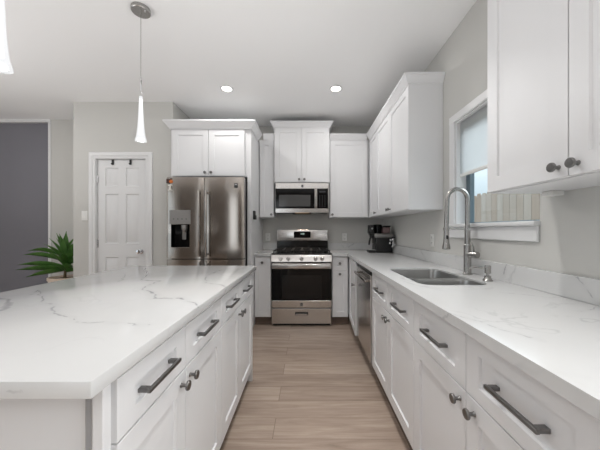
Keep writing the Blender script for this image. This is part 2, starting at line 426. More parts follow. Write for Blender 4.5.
# left and rear walls of the living area, with openings; the left one is added for fill
b = B()
box(b, LX - 0.1, LX, RY, -2.2, 0, CEIL); box(b, LX - 0.1, LX, 1.0, FY + 0.1, 0, CEIL)
box(b, LX - 0.1, LX, -2.2, 1.0, 0, 0.4); box(b, LX - 0.1, LX, -2.2, 1.0, 2.4, CEIL); struct('wall_left', b, M['wall'])
b = B()
box(b, LX, -2.0, RY - 0.1, RY, 0, CEIL); box(b, -0.9, WX, RY - 0.1, RY, 0, CEIL); box(b, -2.0, -0.9, RY - 0.1, RY, 0, 0.1); box(b, -2.0, -0.9, RY - 0.1, RY, 2.4, CEIL)
struct('wall_rear', b, M['dark'])
b = B()
box(b, PX0, DX0 - 0.09, PY - 0.014, PY, 0, 0.11); box(b, DX1 + 0.09, PX1, PY - 0.014, PY, 0, 0.11); struct('baseboard_pantry', b, M['trim'])
b = B(); box(b, -3.62, PX0, FY - 0.014, FY, 0, 0.11); struct('baseboard_left', b, M['trim'])

# pantry door
dr = bpy.data.objects.new('door_1', None); C.objects.link(dr); dr['kind'] = 'structure'; dr['label'] = 'white six-panel pantry door in a white casing'; dr.location = (DX0, PY, 0)
DW = DX1 - DX0
b = B()
ins = []
def panel_face(bm, w, h, t, cells, depth=0.012, bevel=0.022):
    """slab in x 0..w, z 0..h, front at y=0, each cell a raised panel in a sunk field"""
    xs = sorted({0, w} | {c for a in cells for c in a[:2]}); zs = sorted({0, h} | {c for a in cells for c in a[2:]})
    V = {}
    def v(x, y, z):
        k = (round(x, 5), round(y, 5), round(z, 5))
        if k not in V: V[k] = bm.verts.new((x, y, z))
        return V[k]
    for i in range(len(xs) - 1):
        for j in range(len(zs) - 1):
            q = (xs[i], xs[i + 1], zs[j], zs[j + 1])
            if q in cells:
                levels = [(0, 0), (0.008, depth), (0.016, depth), (0.016 + bevel, 0.003)]
                for (o0, y0), (o1, y1) in zip(levels[:-1], levels[1:]):
                    c0 = [(q[0] + o0, q[2] + o0), (q[1] - o0, q[2] + o0), (q[1] - o0, q[3] - o0), (q[0] + o0, q[3] - o0)]
                    c1 = [(q[0] + o1, q[2] + o1), (q[1] - o1, q[2] + o1), (q[1] - o1, q[3] - o1), (q[0] + o1, q[3] - o1)]
                    for k in range(4):
                        l = (k + 1) % 4
                        bm.faces.new((v(c0[k][0], y0, c0[k][1]), v(c0[l][0], y0, c0[l][1]), v(c1[l][0], y1, c1[l][1]), v(c1[k][0], y1, c1[k][1])))
                bm.faces.new([v(x, levels[-1][1], z) for x, z in c1])
            else:
                bm.faces.new((v(q[0], 0, q[2]), v(q[1], 0, q[2]), v(q[1], 0, q[3]), v(q[0], 0, q[3])))
    box(bm, 0, w, depth + 0.004, t, 0, h)
    for x in (0, w): bm.faces.new([bm.verts.new(p) for p in ((x, 0, 0), (x, t, 0), (x, t, h), (x, 0, h))])
    bm.faces.new([bm.verts.new(p) for p in ((0, 0, h), (w, 0, h), (w, t, h), (0, t, h))])
    return bm
cells = []
for cx0, cx1 in ((0.090, 0.255), (DW - 0.255, DW - 0.090)):
    for cz0, cz1 in ((0.25, 0.868), (1.036, 1.647), (1.739, 1.97)): cells.append((round(cx0, 4), round(cx1, 4), cz0, cz1))
leaf = obj('door_leaf', panel_face(b, DW, DZ - 0.008, 0.04, cells), M['trim'], dr); leaf.location = (0, 0.018, 0.006)
b = B(); t = B()
sweep(t, [(-0.006, 0), (-0.006, DZ + 0.006), (DW + 0.006, DZ + 0.006), (DW + 0.006, 0)], [(0, 0), (0, 0.012), (-0.006, 0.017), (-0.030, 0.017), (-0.036, 0.024), (-0.062, 0.024), (-0.076, 0.018), (-0.082, 0.014), (-0.082, 0)])
for v in t.verts: v.co = Vector((v.co.x, -v.co.z, v.co.y))
merge(b, t)
box(b, -0.019, -0.003, 0.0005, 0.1, 0, DZ + 0.002); box(b, DW + 0.003, DW + 0.019, 0.0005, 0.1, 0, DZ + 0.002); box(b, -0.019, DW + 0.019, 0.0005, 0.1, DZ + 0.003, DZ + 0.018)
obj('casing', b, M['trim'], dr)
b = B(); lathe(b, [(0.031, 0), (0.031, 0.006), (0.012, 0.010), (0.010, 0.032), (0.024, 0.040), (0.029, 0.052), (0.024, 0.064), (0.0, 0.068)], (DW - 0.065, 0.017, 0.945), (0, -1, 0), 20)
obj('door_knob', b, M['chrome'], dr, 'shiny chrome door knob')
for z in (0.25, 1.04, 1.83):
    b = B(); cyl(b, (-0.001, 0.008, z - 0.045), (-0.001, 0.008, z + 0.045), 0.007, seg=10); box(b, -0.012, 0.012, 0.012, 0.016, z - 0.045, z + 0.045); obj('hinge', b, M['chrome'], dr)
for i, x in enumerate((0.188, 0.405)):
    b = B(); zt = DZ - 0.002
    box(b, x - 0.013, x + 0.013, 0.010, 0.014, zt - 0.06, zt + 0.003, 0.001); box(b, x - 0.013, x + 0.013, 0.010, 0.05, zt + 0.0005, zt + 0.0028)
    tube(b, [(x, 0.012, zt - 0.05), (x, 0.0, zt - 0.06), (x, -0.010, zt - 0.056), (x, -0.014, zt - 0.044)], 0.005, 8)
    for v in b.verts: v.co += Vector((DX0, PY, 0))
    tag(obj('over_door_hook', b, M['black'], loc=(DX0 + x, PY + 0.012, zt - 0.06)), ('left' if i == 0 else 'right') + ' one of two small black hooks over the white pantry door', 'hook', 'hooks over the pantry door')

# kitchen window
win = bpy.data.objects.new('window_1', None); C.objects.link(win); win['kind'] = 'structure'; win['label'] = 'kitchen window over the sink with white casing and sill'; win.location = (WX, (W0 + W1) / 2, WZ0)
def wpart(name, bm, m, label=None): return obj(name, bm, m, win, label, None) if False else _wp(name, bm, m, label)
def _wp(name, bm, m, label):
    for v in bm.verts: v.co -= win.location
    return obj(name, bm, m, win, label)
b = B(); box(b, WX - 0.016, WX, W1, W1 + 0.066, WZ0, WZ1 + 0.058, 0.003); box(b, WX - 0.018, WX, W0 - 0.006, W1 + 0.066, WZ1, WZ1 + 0.058, 0.003)
wpart('casing', b, M['trim'])
b = B(); box(b, WX + 0.0005, WX + 0.115, W1 - 0.012, W1 - 0.0005, WZ0, WZ1); box(b, WX + 0.0005, WX + 0.115, W0 + 0.001, W1 - 0.012, WZ1 - 0.012, WZ1 - 0.0005)
wpart('jamb', b, M['trim'])
b = B(); box(b, WX - 0.034, WX + 0.08, W0 - 0.004, W1 + 0.08, WZ0 - 0.018, WZ0 + 0.006, 0.004, 2); wpart('sill', b, M['trim'])
b = B(); box(b, WX - 0.016, WX, W0 - 0.002, W1 + 0.066, WZ0 - 0.10, WZ0 - 0.018, 0.004); wpart('apron', b, M['trim'])
b = B()
for y0, y1, z0, z1 in ((W1 - 0.06, W1 - 0.012, WZ0, WZ1 - 0.012), (W0 + 0.002, W0 + 0.02, WZ0 + 0.006, WZ1 - 0.012), (W0 + 0.02, W1 - 0.06, WZ0 + 0.006, WZ0 + 0.016), (W0 + 0.02, W1 - 0.06, WZ1 - 0.06, WZ1 - 0.012)):
    box(b, WX + 0.075, WX + 0.112, y0, y1, z0, z1, 0.003)
wpart('sash_frame', b, M['vinyl'], 'blue-grey window sash frame')
b = B(); box(b, WX + 0.09, WX + 0.096, W0 + 0.018, W1 - 0.055, WZ0 + 0.014, WZ1 - 0.055); wpart('glass_pane', b, M['pane'])
# roller shade
sh = thing('roller_shade', 'white roller shade pulled halfway down in the window over the sink', 'window shade', (WX + 0.022, (W0 + W1) / 2, 1.625))
L0 = (W1 - W0) / 2 - 0.03
b = B(); box(b, -0.0015, 0.0015, -L0, L0, 0.012, 0.405); obj('shade_cloth', b, M['shade'], sh)
b = B(); box(b, -0.007, 0.007, -L0, L0, -0.012, 0.014, 0.004); obj('bottom_rail', b, M['plastic'], sh)
b = B(); cyl(b, (0.026, -L0, 0.382), (0.026, L0, 0.382), 0.022, seg=18); obj('roller_tube', b, M['plastic'], sh)

# outdoors
b = B(); box(b, WX + 0.13, 7, -4, 12, -0.4, -0.3); struct('ground', b, M['ground'])
fn = thing('fence', 'weathered wooden picket fence outside the kitchen window', 'fence', (3.25, 4.4, -0.3))
b = B(); y = -3.8
while y < 4.2:
    wd = 0.138; t = bmesh.new(); h = 2.2 + random.uniform(-0.03, 0.02)
    fr = [(-wd / 2, 0), (wd / 2, 0), (wd / 2, h - 0.05), (wd / 2 - 0.035, h), (-wd / 2 + 0.035, h), (-wd / 2, h - 0.05)]
    a0 = [t.verts.new((0, y + p, q)) for p, q in fr]; a1 = [t.verts.new((0.018, y + p, q)) for p, q in fr]
    t.faces.new(a0); t.faces.new(list(reversed(a1)))
    for k in range(6): t.faces.new((a0[k], a0[(k + 1) % 6], a1[(k + 1) % 6], a1[k]))
    merge(b, t); y += 0.144
obj('pickets', b, M['fence'], fn)
for z in (0.4, 1.2, 1.85):
    b = B(); box(b, 0.0185, 0.058, -3.85, 4.25, z, z + 0.09); obj('rail', b, M['fence'], fn)

# ------------------------------------------------------------------ cabinets
def shaker(w, h, t=0.02, st=0.066, rail=0.066, rec=0.009):
    """shaker front: x 0..w, z 0..h, back at y=0, face at y=-t"""
    bm = B(); e = 0.0015
    def ring(o, oz, y): return [bm.verts.new((x, y, z)) for x, z in ((o, oz), (w - o, oz), (w - o, h - oz), (o, h - oz))]
    rs = [ring(0, 0, 0), ring(0, 0, -t + e), ring(e, e, -t), ring(st, rail, -t), ring(st + 0.002, rail + 0.002, -t + rec)]
    for a, c in zip(rs[:-1], rs[1:]):
        for k in range(4): bm.faces.new((a[k], a[(k + 1) % 4], c[(k + 1) % 4], c[k]))
    bm.faces.new(rs[-1]); bm.faces.new(list(reversed(rs[0]))); return bm

def knob_bm():
    bm = B(); lathe(bm, [(0.0085, 0), (0.0075, 0.003), (0.006, 0.008), (0.006, 0.018), (0.0150, 0.0215), (0.0165, 0.024), (0.0165, 0.028), (0.0150, 0.0305), (0, 0.0315)], (0, 0, 0), (0, -1, 0), 20); return bm
def pull_bm(L=0.19):
    bm = B(); box(bm, -L / 2, L / 2, -0.036, -0.026, -0.006, 0.006, 0.0022, 2)
    for s in (-1, 1):
        x = s * (L / 2 - 0.011); box(bm, x - 0.009, x + 0.009, -0.0275, 0, -0.006, 0.006, 0.002)
    return bm
G = 0.002
def front(root, kind, x0, x1, z0, z1, hw=None, ajar=0, st=0.066, rail=None, mt=None):
    """a door or drawer front; hw = ('knob', x, z) or ('pull', length), positions in the cabinet's frame"""
    rl = rail if rail is not None else (0.066 if kind == 'door' else 0.046)
    o = obj(kind, shaker(x1 - x0 - 2 * G, z1 - z0 - 2 * G, st=st, rail=rl), mt or M['cab'], root)
    o.location = (x0 + G, -0.0006, z0 + G)
    if hw:
        if hw[0] == 'knob':
            k = obj('knob', knob_bm(), M['nickel'], o); k.location = (hw[1] - x0 - G, -0.0198, hw[2] - z0 - G)
        else:
            k = obj('handle', pull_bm(hw[1]), M['nickel'], o); k.location = ((x1 - x0) / 2 - G, -0.0198 + 0.009 * (rl < (z1 - z0) / 2), (z1 - z0) / 2 - G - 0.005)
    return o
CROWN = [(0, 0), (0.008, 0), (0.008, 0.012), (0.014, 0.016), (0.040, 0.062), (0.046, 0.066), (0.046, 0.085), (0, 0.085)]
def crown(root, path, z, k=1.0, kz=1.0):
    b = B(); sweep(b, path, [(o * k, z + q * kz) for o, q in CROWN]); return obj('crown_molding', b, M['cab'], root, angle=20)
BT = 0.876     # carcass top
RU = -PI / 2   # faces -x (right run)
def base(name, label, loc, rz, wd, depth, group=None, hollow=False):
    r = thing(name, label, 'cabinet', loc, rz, group)
    b = B()
    if hollow:
        for x in (0, wd - 0.018): box(b, x, x + 0.018, 0, depth, 0.102, BT)
        box(b, 0.018, wd - 0.018, 0, depth, 0.102, 0.12); box(b, 0.018, wd - 0.018, depth - 0.012, depth, 0.12, BT)
        box(b, 0.018, wd - 0.018, 0, 0.018, 0.66, BT)
    else: box(b, 0, wd, 0, depth, 0.102, BT)
    obj('carcass', b, M['cab'], r)
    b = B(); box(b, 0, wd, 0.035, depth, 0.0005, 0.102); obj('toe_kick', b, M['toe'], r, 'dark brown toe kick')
    return r
def shoe(root, wd):
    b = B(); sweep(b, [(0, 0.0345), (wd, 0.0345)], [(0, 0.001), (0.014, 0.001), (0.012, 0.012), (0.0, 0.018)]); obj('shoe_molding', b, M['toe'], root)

FXR = 0.55           # frame plane of the right run (fronts are 2 cm proud)
DPR = WX - 0.004 - FXR
g = None
ds, top = 0.672, 0.868
# near double drawer base
r = base('base_cabinet', 'white base cabinet with two drawers over two doors, right foreground', (FXR, 1.362, 0), RU, 0.89, DPR)
front(r, 'drawer', 0.0, 0.445, ds, top, ('pull', 0.182)); front(r, 'drawer', 0.445, 0.89, ds, top, ('pull', 0.182))
front(r, 'door', 0.0, 0.445, 0.108, ds, ('knob', 0.445 - 0.034, 0.628)); front(r, 'door', 0.445, 0.89, 0.108, ds, ('knob', 0.445 + 0.048, 0.628))
shoe(r, 0.89)
b = B(); box(b, 0.8905, 0.985, -0.018, DPR, 0.0005, BT); obj('end_panel', b, M['cab'], r)
# sink base
r = base('sink_base_cabinet', 'white cabinet under the sink with two false drawer fronts and two doors', (FXR, 2.24, 0), RU, 0.877, DPR, hollow=True)
front(r, 'drawer', 0.0, 0.4385, ds, top, ('pull', 0.182)); front(r, 'drawer', 0.4385, 0.877, ds, top, ('pull', 0.182))
front(r, 'door', 0.0, 0.4385, 0.108, ds, ('knob', 0.4385 - 0.034, 0.628)); front(r, 'door', 0.4385, 0.877, 0.108, ds, ('knob', 0.4385 + 0.034, 0.628))
shoe(r, 0.877)
# corner base, narrow door a little ajar
r = base('corner_base_cabinet', 'white corner base cabinet beyond the dishwasher, its narrow door ajar', (FXR, 4.146, 0), RU, 1.296, DPR)
d = front(r, 'door', 0.70, 1.285, 0.108, top, ('knob', 1.24, 0.63)); 
# swing about the far edge
d.rotation_euler = (0, 0, math.radians(-3.0))
shoe(r, 1.2)
# base right of range: drawer over door
FB = 3.50
r = base('narrow_base_cabinet', 'narrow white base cabinet with drawer and door, right of the range', (0.318, FB, 0), 0, FXR - 0.318 - 0.024, BY - FB - 0.004)
wd = FXR - 0.318 - 0.024
front(r, 'drawer', 0.004, wd - 0.012, 0.70, top, ('knob', wd * 0.46, 0.79), st=0.042); front(r, 'door', 0.004, wd - 0.012, 0.108, 0.70, ('knob', wd * 0.46, 0.655), st=0.05)
shoe(r, wd - 0.02)
# base left of range
r = base('narrow_base_cabinet', 'narrow white base cabinet with one door, between refrigerator and range', (-0.666, FB, 0), 0, 0.212, BY - FB - 0.004)
front(r, 'door', 0.004, 0.208, 0.108, top, ('knob', 0.1, 0.80), st=0.045); shoe(r, 0.212)

# island cabinets
IX = -0.457
ID = 0.62
def island_unit(label, y0, y1, ym, near):
    r = base('island_cabinet', label, (IX, y0, 0), PI / 2, y1 - y0, ID, 'island cabinets')
    W = y1 - y0; c = ym - y0; zs = 0.716
    front(r, 'drawer', 0, c, zs, top, ('pull', 0.18)); front(r, 'drawer', c, W, zs, top, ('pull', 0.18))
    front(r, 'door', 0, c, 0.108, zs, ('knob', c - 0.036, 0.672)); front(r, 'door', c, W, 0.108, zs, ('knob', c + 0.036, 0.672))
    shoe(r, W)
    b = B(); box(b, 0, W, ID + 0.001, ID + 0.02, 0.0005, BT); obj('back_panel', b, M['cab'], r)
    if near:
        b = B(); box(b, -0.028, -0.012, 0.03, ID + 0.02, 0.0005, BT); box(b, -0.012, -0.0005, 0.0, ID + 0.02, 0.0005, BT); obj('end_panel', b, M['cab'], r)
        b = B(); box(b, -0.044, -0.028, -0.021, 0.0028, 0.0005, BT, 0.0015); box(b, -0.028, -0.018, -0.019, -0.002, 0.0005, BT); obj('corner_post', b, M['cab'], r)
    else:
        b = B(); box(b, W + 0.0005, W + 0.018, -0.018, ID + 0.02, 0.0005, BT); obj('end_panel', b, M['cab'], r)
    return r
island_unit('island cabinet nearest the camera, two drawers over two doors', 0.632, 1.405, 0.988, True)
island_unit('far island cabinet toward the refrigerator, two drawers over two doors', 1.4055, 2.2, 1.79, False)
b = B(); box(b, -1.453, -0.422, 0.537, 2.29, 0.8785, 0.914, 0.003, 2)
tag(obj('island_countertop', b, M['quartz_i'], loc=(-0.94, 1.41, 0.8785)), 'thick white grey-veined quartz top of the kitchen island', 'countertop')

# right run countertop (L) with the sink cut-out
SX0, SX1, SY0, SYM, SY1 = 0.62, 1.0, 1.475, 1.74, 2.12
CE = 0.508; CB = 3.46
hole1 = rrect(SX0, SX1, SY0, SYM - 0.012, 0.07); hole2 = rrect(SX0, SX1, SYM + 0.012, SY1, 0.07)
hole = rrect(SX0, SX1, SY0, SY1, 0.075)
b = slab([(0.318, BY - 0.004), (0.318, CB), (CE, CB), (CE, 0.36), (WX - 0.004, 0.36), (WX - 0.004, BY - 0.004)], [hole], 0.903, 0.914)
for q in ((CE, CE + 0.02, 0.36, CB), (0.318, CE, CB, CB + 0.02), (CE, WX - 0.004, 0.36, 0.38), (0.318, 0.335, CB + 0.02, BY - 0.004), (CE + 0.02, CE + 0.06, 0.38, CB + 0.02), (WX - 0.06, WX - 0.004, 0.38, BY - 0.004)): box(b, q[0], q[1], q[2], q[3], 0.8785, 0.9031)
ct = thing('countertop', 'white quartz countertop running under the window and into the corner', 'countertop', (0.83, 2.2, 0.8785))
def cpart(name, bm, m, root, label=None):
    for v in bm.verts: v.co -= root.location
    return obj(name, bm, m, root, label)
cpart('slab', b, M['quartz_r'], ct)
b = B(); box(b, WX - 0.022, WX - 0.002, 0.36, BY - 0.0225, 0.9142, 1.016, 0.002); cpart('backsplash', b, M['quartz_r'], ct)
b = B(); box(b, 0.318, WX - 0.002, BY - 0.022, BY - 0.002, 0.9142, 1.016, 0.002); cpart('backsplash', b, M['quartz_r'], ct)
ct2 = thing('countertop', 'short piece of white quartz countertop between refrigerator and range', 'countertop', (-0.56, 3.8, 0.8785))
b = B(); box(b, -0.667, -0.452, CB, BY - 0.004, 0.8785, 0.914, 0.002); cpart('slab', b, M['quartz_r'], ct2)
b = B(); box(b, -0.667, -0.452, BY - 0.022, BY - 0.002, 0.9142, 1.016, 0.002); cpart('backsplash', b, M['quartz_r'], ct2)

# sink
sk = thing('kitchen_sink', 'undermount stainless double-bowl sink set in the right countertop', 'sink', ((SX0 + SX1) / 2, (SY0 + SY1) / 2, 0.66))
def bowl(y0, y1, depth):
    bm = B(); zt = 0.9025; rings = []
    for off, z, rr in ((0, zt, 0.07), (0.004, zt - 0.02, 0.068), (0.010, zt - depth + 0.035, 0.062), (0.022, zt - depth + 0.010, 0.055), (0.045, zt - depth, 0.04)):
        rings.append([bm.verts.new((x, y, z)) for x, y in rrect(SX0 + off, SX1 - off, y0 + off, y1 - off, rr)])
    for a, c in zip(rings[:-1], rings[1:]):
        n = len(a)
        for k in range(n): bm.faces.new((a[k], a[(k + 1) % n], c[(k + 1) % n], c[k]))
    bm.faces.new(rings[-1])
    return bm
for y0, y1 in ((SY0 - 0.004, SYM - 0.014), (SYM + 0.014, SY1 + 0.004)):
    o = cpart('bowl', bowl(y0, y1, 0.2), M['sink'], sk)
    b = B(); cx, cy = (SX0 + SX1) / 2, (y0 + y1) / 2
    lathe(b, [(0.042, 0), (0.042, 0.002), (0.034, 0.003), (0.03, 0.0015), (0, 0.001)], (cx, cy, 0.703), (0, 0, 1), 24)
    for v in b.verts: v.co -= sk.location
    dn = obj('drain', b, M['chrome'], o)
b = slab(rrect(SX0 - 0.02, SX1 + 0.02, SY0 - 0.02, SY1 + 0.02, 0.085), [rrect(SX0, SX1, SY0 - 0.004, SYM - 0.014, 0.07), rrect(SX0, SX1, SYM + 0.014, SY1 + 0.004, 0.07)], 0.8965, 0.9025)
cpart('rim', b, M['sink'], sk)

# ------------------------------------------------------------------ wall cabinets
UZ0, UZ1 = 1.384, 2.455
def wall_cab(name, label, loc, rz, wd, depth, z0, z1, fronts, crown_path=None, ck=1.0, ckz=1.0):
    r = thing(name, label, 'cabinet', (loc[0], loc[1], z0), rz)
    b = B(); box(b, 0, wd, 0, depth, 0, z1 - z0); obj('carcass', b, M['cab'], r)
    for x0, x1, kx in fronts:
        hw = None if kx is None else ('knob', kx, 0.04)
        front(r, 'door', x0, x1, 0.002, z1 - z0 - 0.004, hw)
    if crown_path: crown(r, crown_path, z1 - z0 - 0.012, ck, ckz)
    return r
UX = 0.882; UD = WX - 0.003 - UX
# front right, partly out of frame
w_ = 0.817
wall_cab('upper_cabinet', 'large white wall cabinet in the right foreground, with two round knobs', (UX, 1.316, 0), RU, w_, UD, UZ0, UZ1,
         [(0, w_ / 2, w_ / 2 - 0.034), (w_ / 2, w_, w_ / 2 + 0.034)], [(0, UD), (0, -0.02), (w_, -0.02), (w_, UD)])
# right run beyond the window
w_ = 4.146 - 2.336
s0 = 4.146
r = wall_cab('upper_cabinet', 'tall white wall cabinet run between the window and the back corner', (UX, s0, 0), RU, w_, UD, UZ0, UZ1,
         [(s0 - 3.80, s0 - 3.40, s0 - 3.44), (s0 - 3.40, s0 - 2.877, s0 - 2.911), (s0 - 2.877, s0 - 2.340, s0 - 2.843)], [(0.37, -0.02), (w_, -0.02), (w_, UD)])
b = B(); box(b, w_ + 0.0003, w_ + 0.004, -0.02, UD, 0, UZ1 - UZ0); obj('end_panel', b, M['cab'], r)
# back wall right of range
BF = 3.85
r = wall_cab('upper_cabinet', 'white single-door wall cabinet right of the microwave', (0.316, BF, 0), 0, 0.545, BY - 0.003 - BF, UZ0, UZ1 + 0.012,
         [(0.008, 0.522, 0.036)], [(0, -0.02), (0.512, -0.02)])
# over the range
wall_cab('microwave_cabinet', 'raised white two-door cabinet directly above the microwave', (-0.453, 3.79, 0), 0, 0.763, BY - 0.003 - 3.79, 1.862, 2.618,
         [(0.008, 0.3815, 0.3815 - 0.036), (0.3815, 0.755, 0.3815 + 0.036)], [(0, 0.34), (0, -0.02), (0.763, -0.02), (0.763, 0.34)])
# left of range
wall_cab('upper_cabinet', 'narrow white wall cabinet between refrigerator and microwave', (-0.665, BF, 0), 0, 0.207, BY - 0.003 - BF, UZ0, UZ1 + 0.012,
         [(0.004, 0.203, 0.17)], [(0.06, -0.02), (0.2065, -0.02)])
# small white box under the front cabinet
b = B(); box(b, 1.07, 1.125, 1.20, 1.255, UZ0 - 0.022, UZ0 - 0.0005, 0.003)
tag(obj('junction_box', b, M['plastic'], loc=(1.0975, 1.2275, UZ0 - 0.022)), 'small white box fixed under the wall cabinet right of the window', 'box')

# fridge surround
FZ = 1.849
fc = thing('refrigerator_cabinet', 'white surround with two-door cabinet above the refrigerator', 'cabinet', (-1.631, 3.30, 0))
b = B(); box(b, 0.001, 0.019, 0, 0.84, 0.0005, 2.43); obj('side_panel', b, M['cab'], fc)
b = B(); box(b, 0.915, 0.9615, 0, 0.846, 0.0005, 2.43, 0.001); obj('side_panel', b, M['cab'], fc)
b = B(); box(b, 0.0195, 0.9145, 0, 0.846, FZ, 2.43); obj('carcass', b, M['cab'], fc)
front(fc, 'door', 0.022, 0.455, FZ + 0.004, 2.412, ('knob', 0.418, FZ + 0.045)); front(fc, 'door', 0.455, 0.888, FZ + 0.004, 2.412, ('knob', 0.492, FZ + 0.045))
crown(fc, [(0.0, 0.055), (0, -0.02), (0.9615, -0.02), (0.9615, 0.42)], 2.414, 1.35, 1.1)

# ------------------------------------------------------------------ refrigerator
FX0, FX1, FF = -1.604, -0.722, 3.12
fr = thing('refrigerator', 'stainless French-door refrigerator with a dark dispenser in its left door', 'refrigerator', ((FX0 + FX1) / 2, FF, 0))
hw_ = (FX1 - FX0) / 2; mid = -0.012
b = B(); box(b, -hw_ + 0.015, hw_ - 0.006, 0.10, 0.8, 0.02, 1.80, 0.004); obj('body', b, M['fridgedark'], fr)
def curved_door(x0, x1, z0, z1, recess=None):
    """door with a slightly convex front; recess=(x0,x1,z0,z1) is cut out of the face"""
    bm = B(); n = 14
    def fy(x): return 0.02 * ((x - (x0 + x1) / 2) / ((x1 - x0) / 2)) ** 2 + 0.006 * max(0, (abs(x - (x0 + x1) / 2) / ((x1 - x0) / 2) - 0.9) / 0.1) ** 2
    xs = [x0 + (x1 - x0) * k / n for k in range(n + 1)]; zs = [z0, z1]
    if recess: xs = sorted(set(xs) | set(recess[:2])); zs = [z0, recess[2], recess[3], z1]
    V = {}
    def v(x, y, z):
        k = (round(x, 5), round(y, 5), round(z, 5))
        if k not in V: V[k] = bm.verts.new((x, y, z))
        return V[k]
    for i in range(len(xs) - 1):
        for j in range(len(zs) - 1):
            xa, xb, za, zb = xs[i], xs[i + 1], zs[j], zs[j + 1]
            if recess and recess[0] - 1e-6 <= xa and xb <= recess[1] + 1e-6 and j == 1:
                D = 0.07; q = [v(xa, D, za), v(xb, D, za), v(xb, D, zb), v(xa, D, zb)]; bm.faces.new(q)
                bm.faces.new((v(xa, fy(xa), za), v(xb, fy(xb), za), v(xb, D, za), v(xa, D, za))); bm.faces.new((v(xa, fy(xa), zb), v(xb, fy(xb), zb), v(xb, D, zb), v(xa, D, zb)))
                if abs(xa - recess[0]) < 1e-6: bm.faces.new((v(xa, fy(xa), za), v(xa, fy(xa), zb), v(xa, D, zb), v(xa, D, za)))
                if abs(xb - recess[1]) < 1e-6: bm.faces.new((v(xb, fy(xb), za), v(xb, fy(xb), zb), v(xb, D, zb), v(xb, D, za)))
            else: bm.faces.new((v(xa, fy(xa), za), v(xb, fy(xb), za), v(xb, fy(xb), zb), v(xa, fy(xa), zb)))
    for z in (z0, z1):
        for xa, xb in zip(xs[:-1], xs[1:]): bm.faces.new((v(xa, fy(xa), z), v(xb, fy(xb), z), v(xb, 0.095, z), v(xa, 0.095, z)))
    for x in (x0, x1):
        for za, zb in zip(zs[:-1], zs[1:]): bm.faces.new((v(x, fy(x), za), v(x, fy(x), zb), v(x, 0.095, zb), v(x, 0.095, za)))
    return bm
dx0, dx1 = -0.398, -0.158
ldoor = obj('door', curved_door(-hw_, mid - 0.003, 0.884, 1.812, (dx0 + 0.012, dx1 - 0.012, 1.005, 1.275)), M['fridge'], fr)
rdoor = obj('door', curved_door(mid + 0.003, hw_, 0.884, 1.812), M['fridge'], fr)
lfz = obj('freezer_door', curved_door(-hw_, mid - 0.003, 0.06, 0.874), M['fridge'], fr)
rfz = obj('freezer_door', curved_door(mid + 0.003, hw_, 0.06, 0.874), M['fridge'], fr)
def fhandle(x, z0, z1, door):
    b = B(); box(b, x - 0.010, x + 0.010, -0.045, -0.028, z0, z1, 0.005, 2)
    for z in (z0 + 0.03, z1 - 0.03): box(b, x - 0.008, x + 0.008, -0.03, 0.03, z - 0.012, z + 0.012, 0.002)
    obj('handle', b, M['steel'], door)
for x, dd, ff in ((mid - 0.040, ldoor, lfz), (mid + 0.040, rdoor, rfz)):
    fhandle(x, 0.905, 1.66, dd); fhandle(x, 0.42, 0.85, ff)
b = B(); box(b, dx0, dx1, -0.002, 0.006, 1.277, 1.437, 0.002); obj('control_panel', b, M['disp'], ldoor)
b = B(); D0 = 0.0685; box(b, dx0 + 0.013, dx1 - 0.013, 0.062, D0, 1.007, 1.273); box(b, dx0 + 0.013, dx0 + 0.018, 0.016, 0.062, 1.007, 1.273); box(b, dx1 - 0.018, dx1 - 0.013, 0.012, 0.062, 1.007, 1.273); box(b, dx0 + 0.018, dx1 - 0.018, 0.010, 0.062, 1.268, 1.273)
obj('dispenser_recess', b, M['bglass'], ldoor)
b = B(); lathe(b, [(0.034, 0), (0.034, 0.04), (0.026, 0.07), (0.018, 0.09)], ((dx0 + dx1) / 2 + 0.035, 0.036, 1.268), (0, 0, -1), 16); box(b, (dx0 + dx1) / 2 + 0.012, (dx0 + dx1) / 2 + 0.058, 0.026, 0.034, 1.10, 1.19, 0.004); obj('dispenser_paddle', b, M['disp'], ldoor)
b = B(); box(b, dx0 + 0.014, dx1 - 0.014, 0.004, 0.060, 1.0055, 1.014); obj('drip_tray', b, M['steelh'], ldoor)
for k in range(4):
    b = B(); cyl(b, (dx0 + 0.05 + k * 0.047, -0.0022, 1.335), (dx0 + 0.05 + k * 0.047, -0.0035, 1.335), 0.006, seg=12); obj('touch_button', b, M['emb'], ldoor)
b = B(); box(b, hw_ - 0.105, hw_ - 0.065, 0.0005, 0.012, 1.69, 1.74, 0.001); e_ = obj('emblem', b, M['emb'], rdoor, 'small dark square emblem')
b = B(); box(b, hw_ - 0.098, hw_ - 0.072, -0.0005, 0.002, 1.722, 1.732); obj('emblem_bar', b, M['embl'], e_)
# magnets on the fridge door
def fridge_pt(x, z): return (fr.location.x + x, FF, z)
def magnet(label, parts):
    x, z = parts[0][0], parts[0][1]
    r = thing('fridge_magnet', label, 'magnet', fridge_pt(x, z), 0, None)
    for nm, px, pz, w, h, m, kind in [p[2:] for p in parts]:
        b = B()
        if kind == 'box': box(b, px - w / 2, px + w / 2, -0.004, 0.014, pz - h / 2, pz + h / 2, 0.002)
        else: lathe(b, [(w / 2, 0), (w / 2, 0.012), (w / 2 - 0.003, 0.016), (0, 0.017)], (px, 0.014, pz), (0, -1, 0), 16)
        obj(nm, b, M[m], r)
magnet('brown and orange magnet at the top left corner of the refrigerator', [(-0.405, 1.765, 'patch', -0.012, 0.0, 0.03, 0.05, 'mag_b', 'box'), (0, 0, 'disc', 0.022, -0.004, 0.04, 0.04, 'mag_o', 'disc'), (0, 0, 'tip', 0.022, 0.026, 0.016, 0.016, 'mag_b', 'disc')])
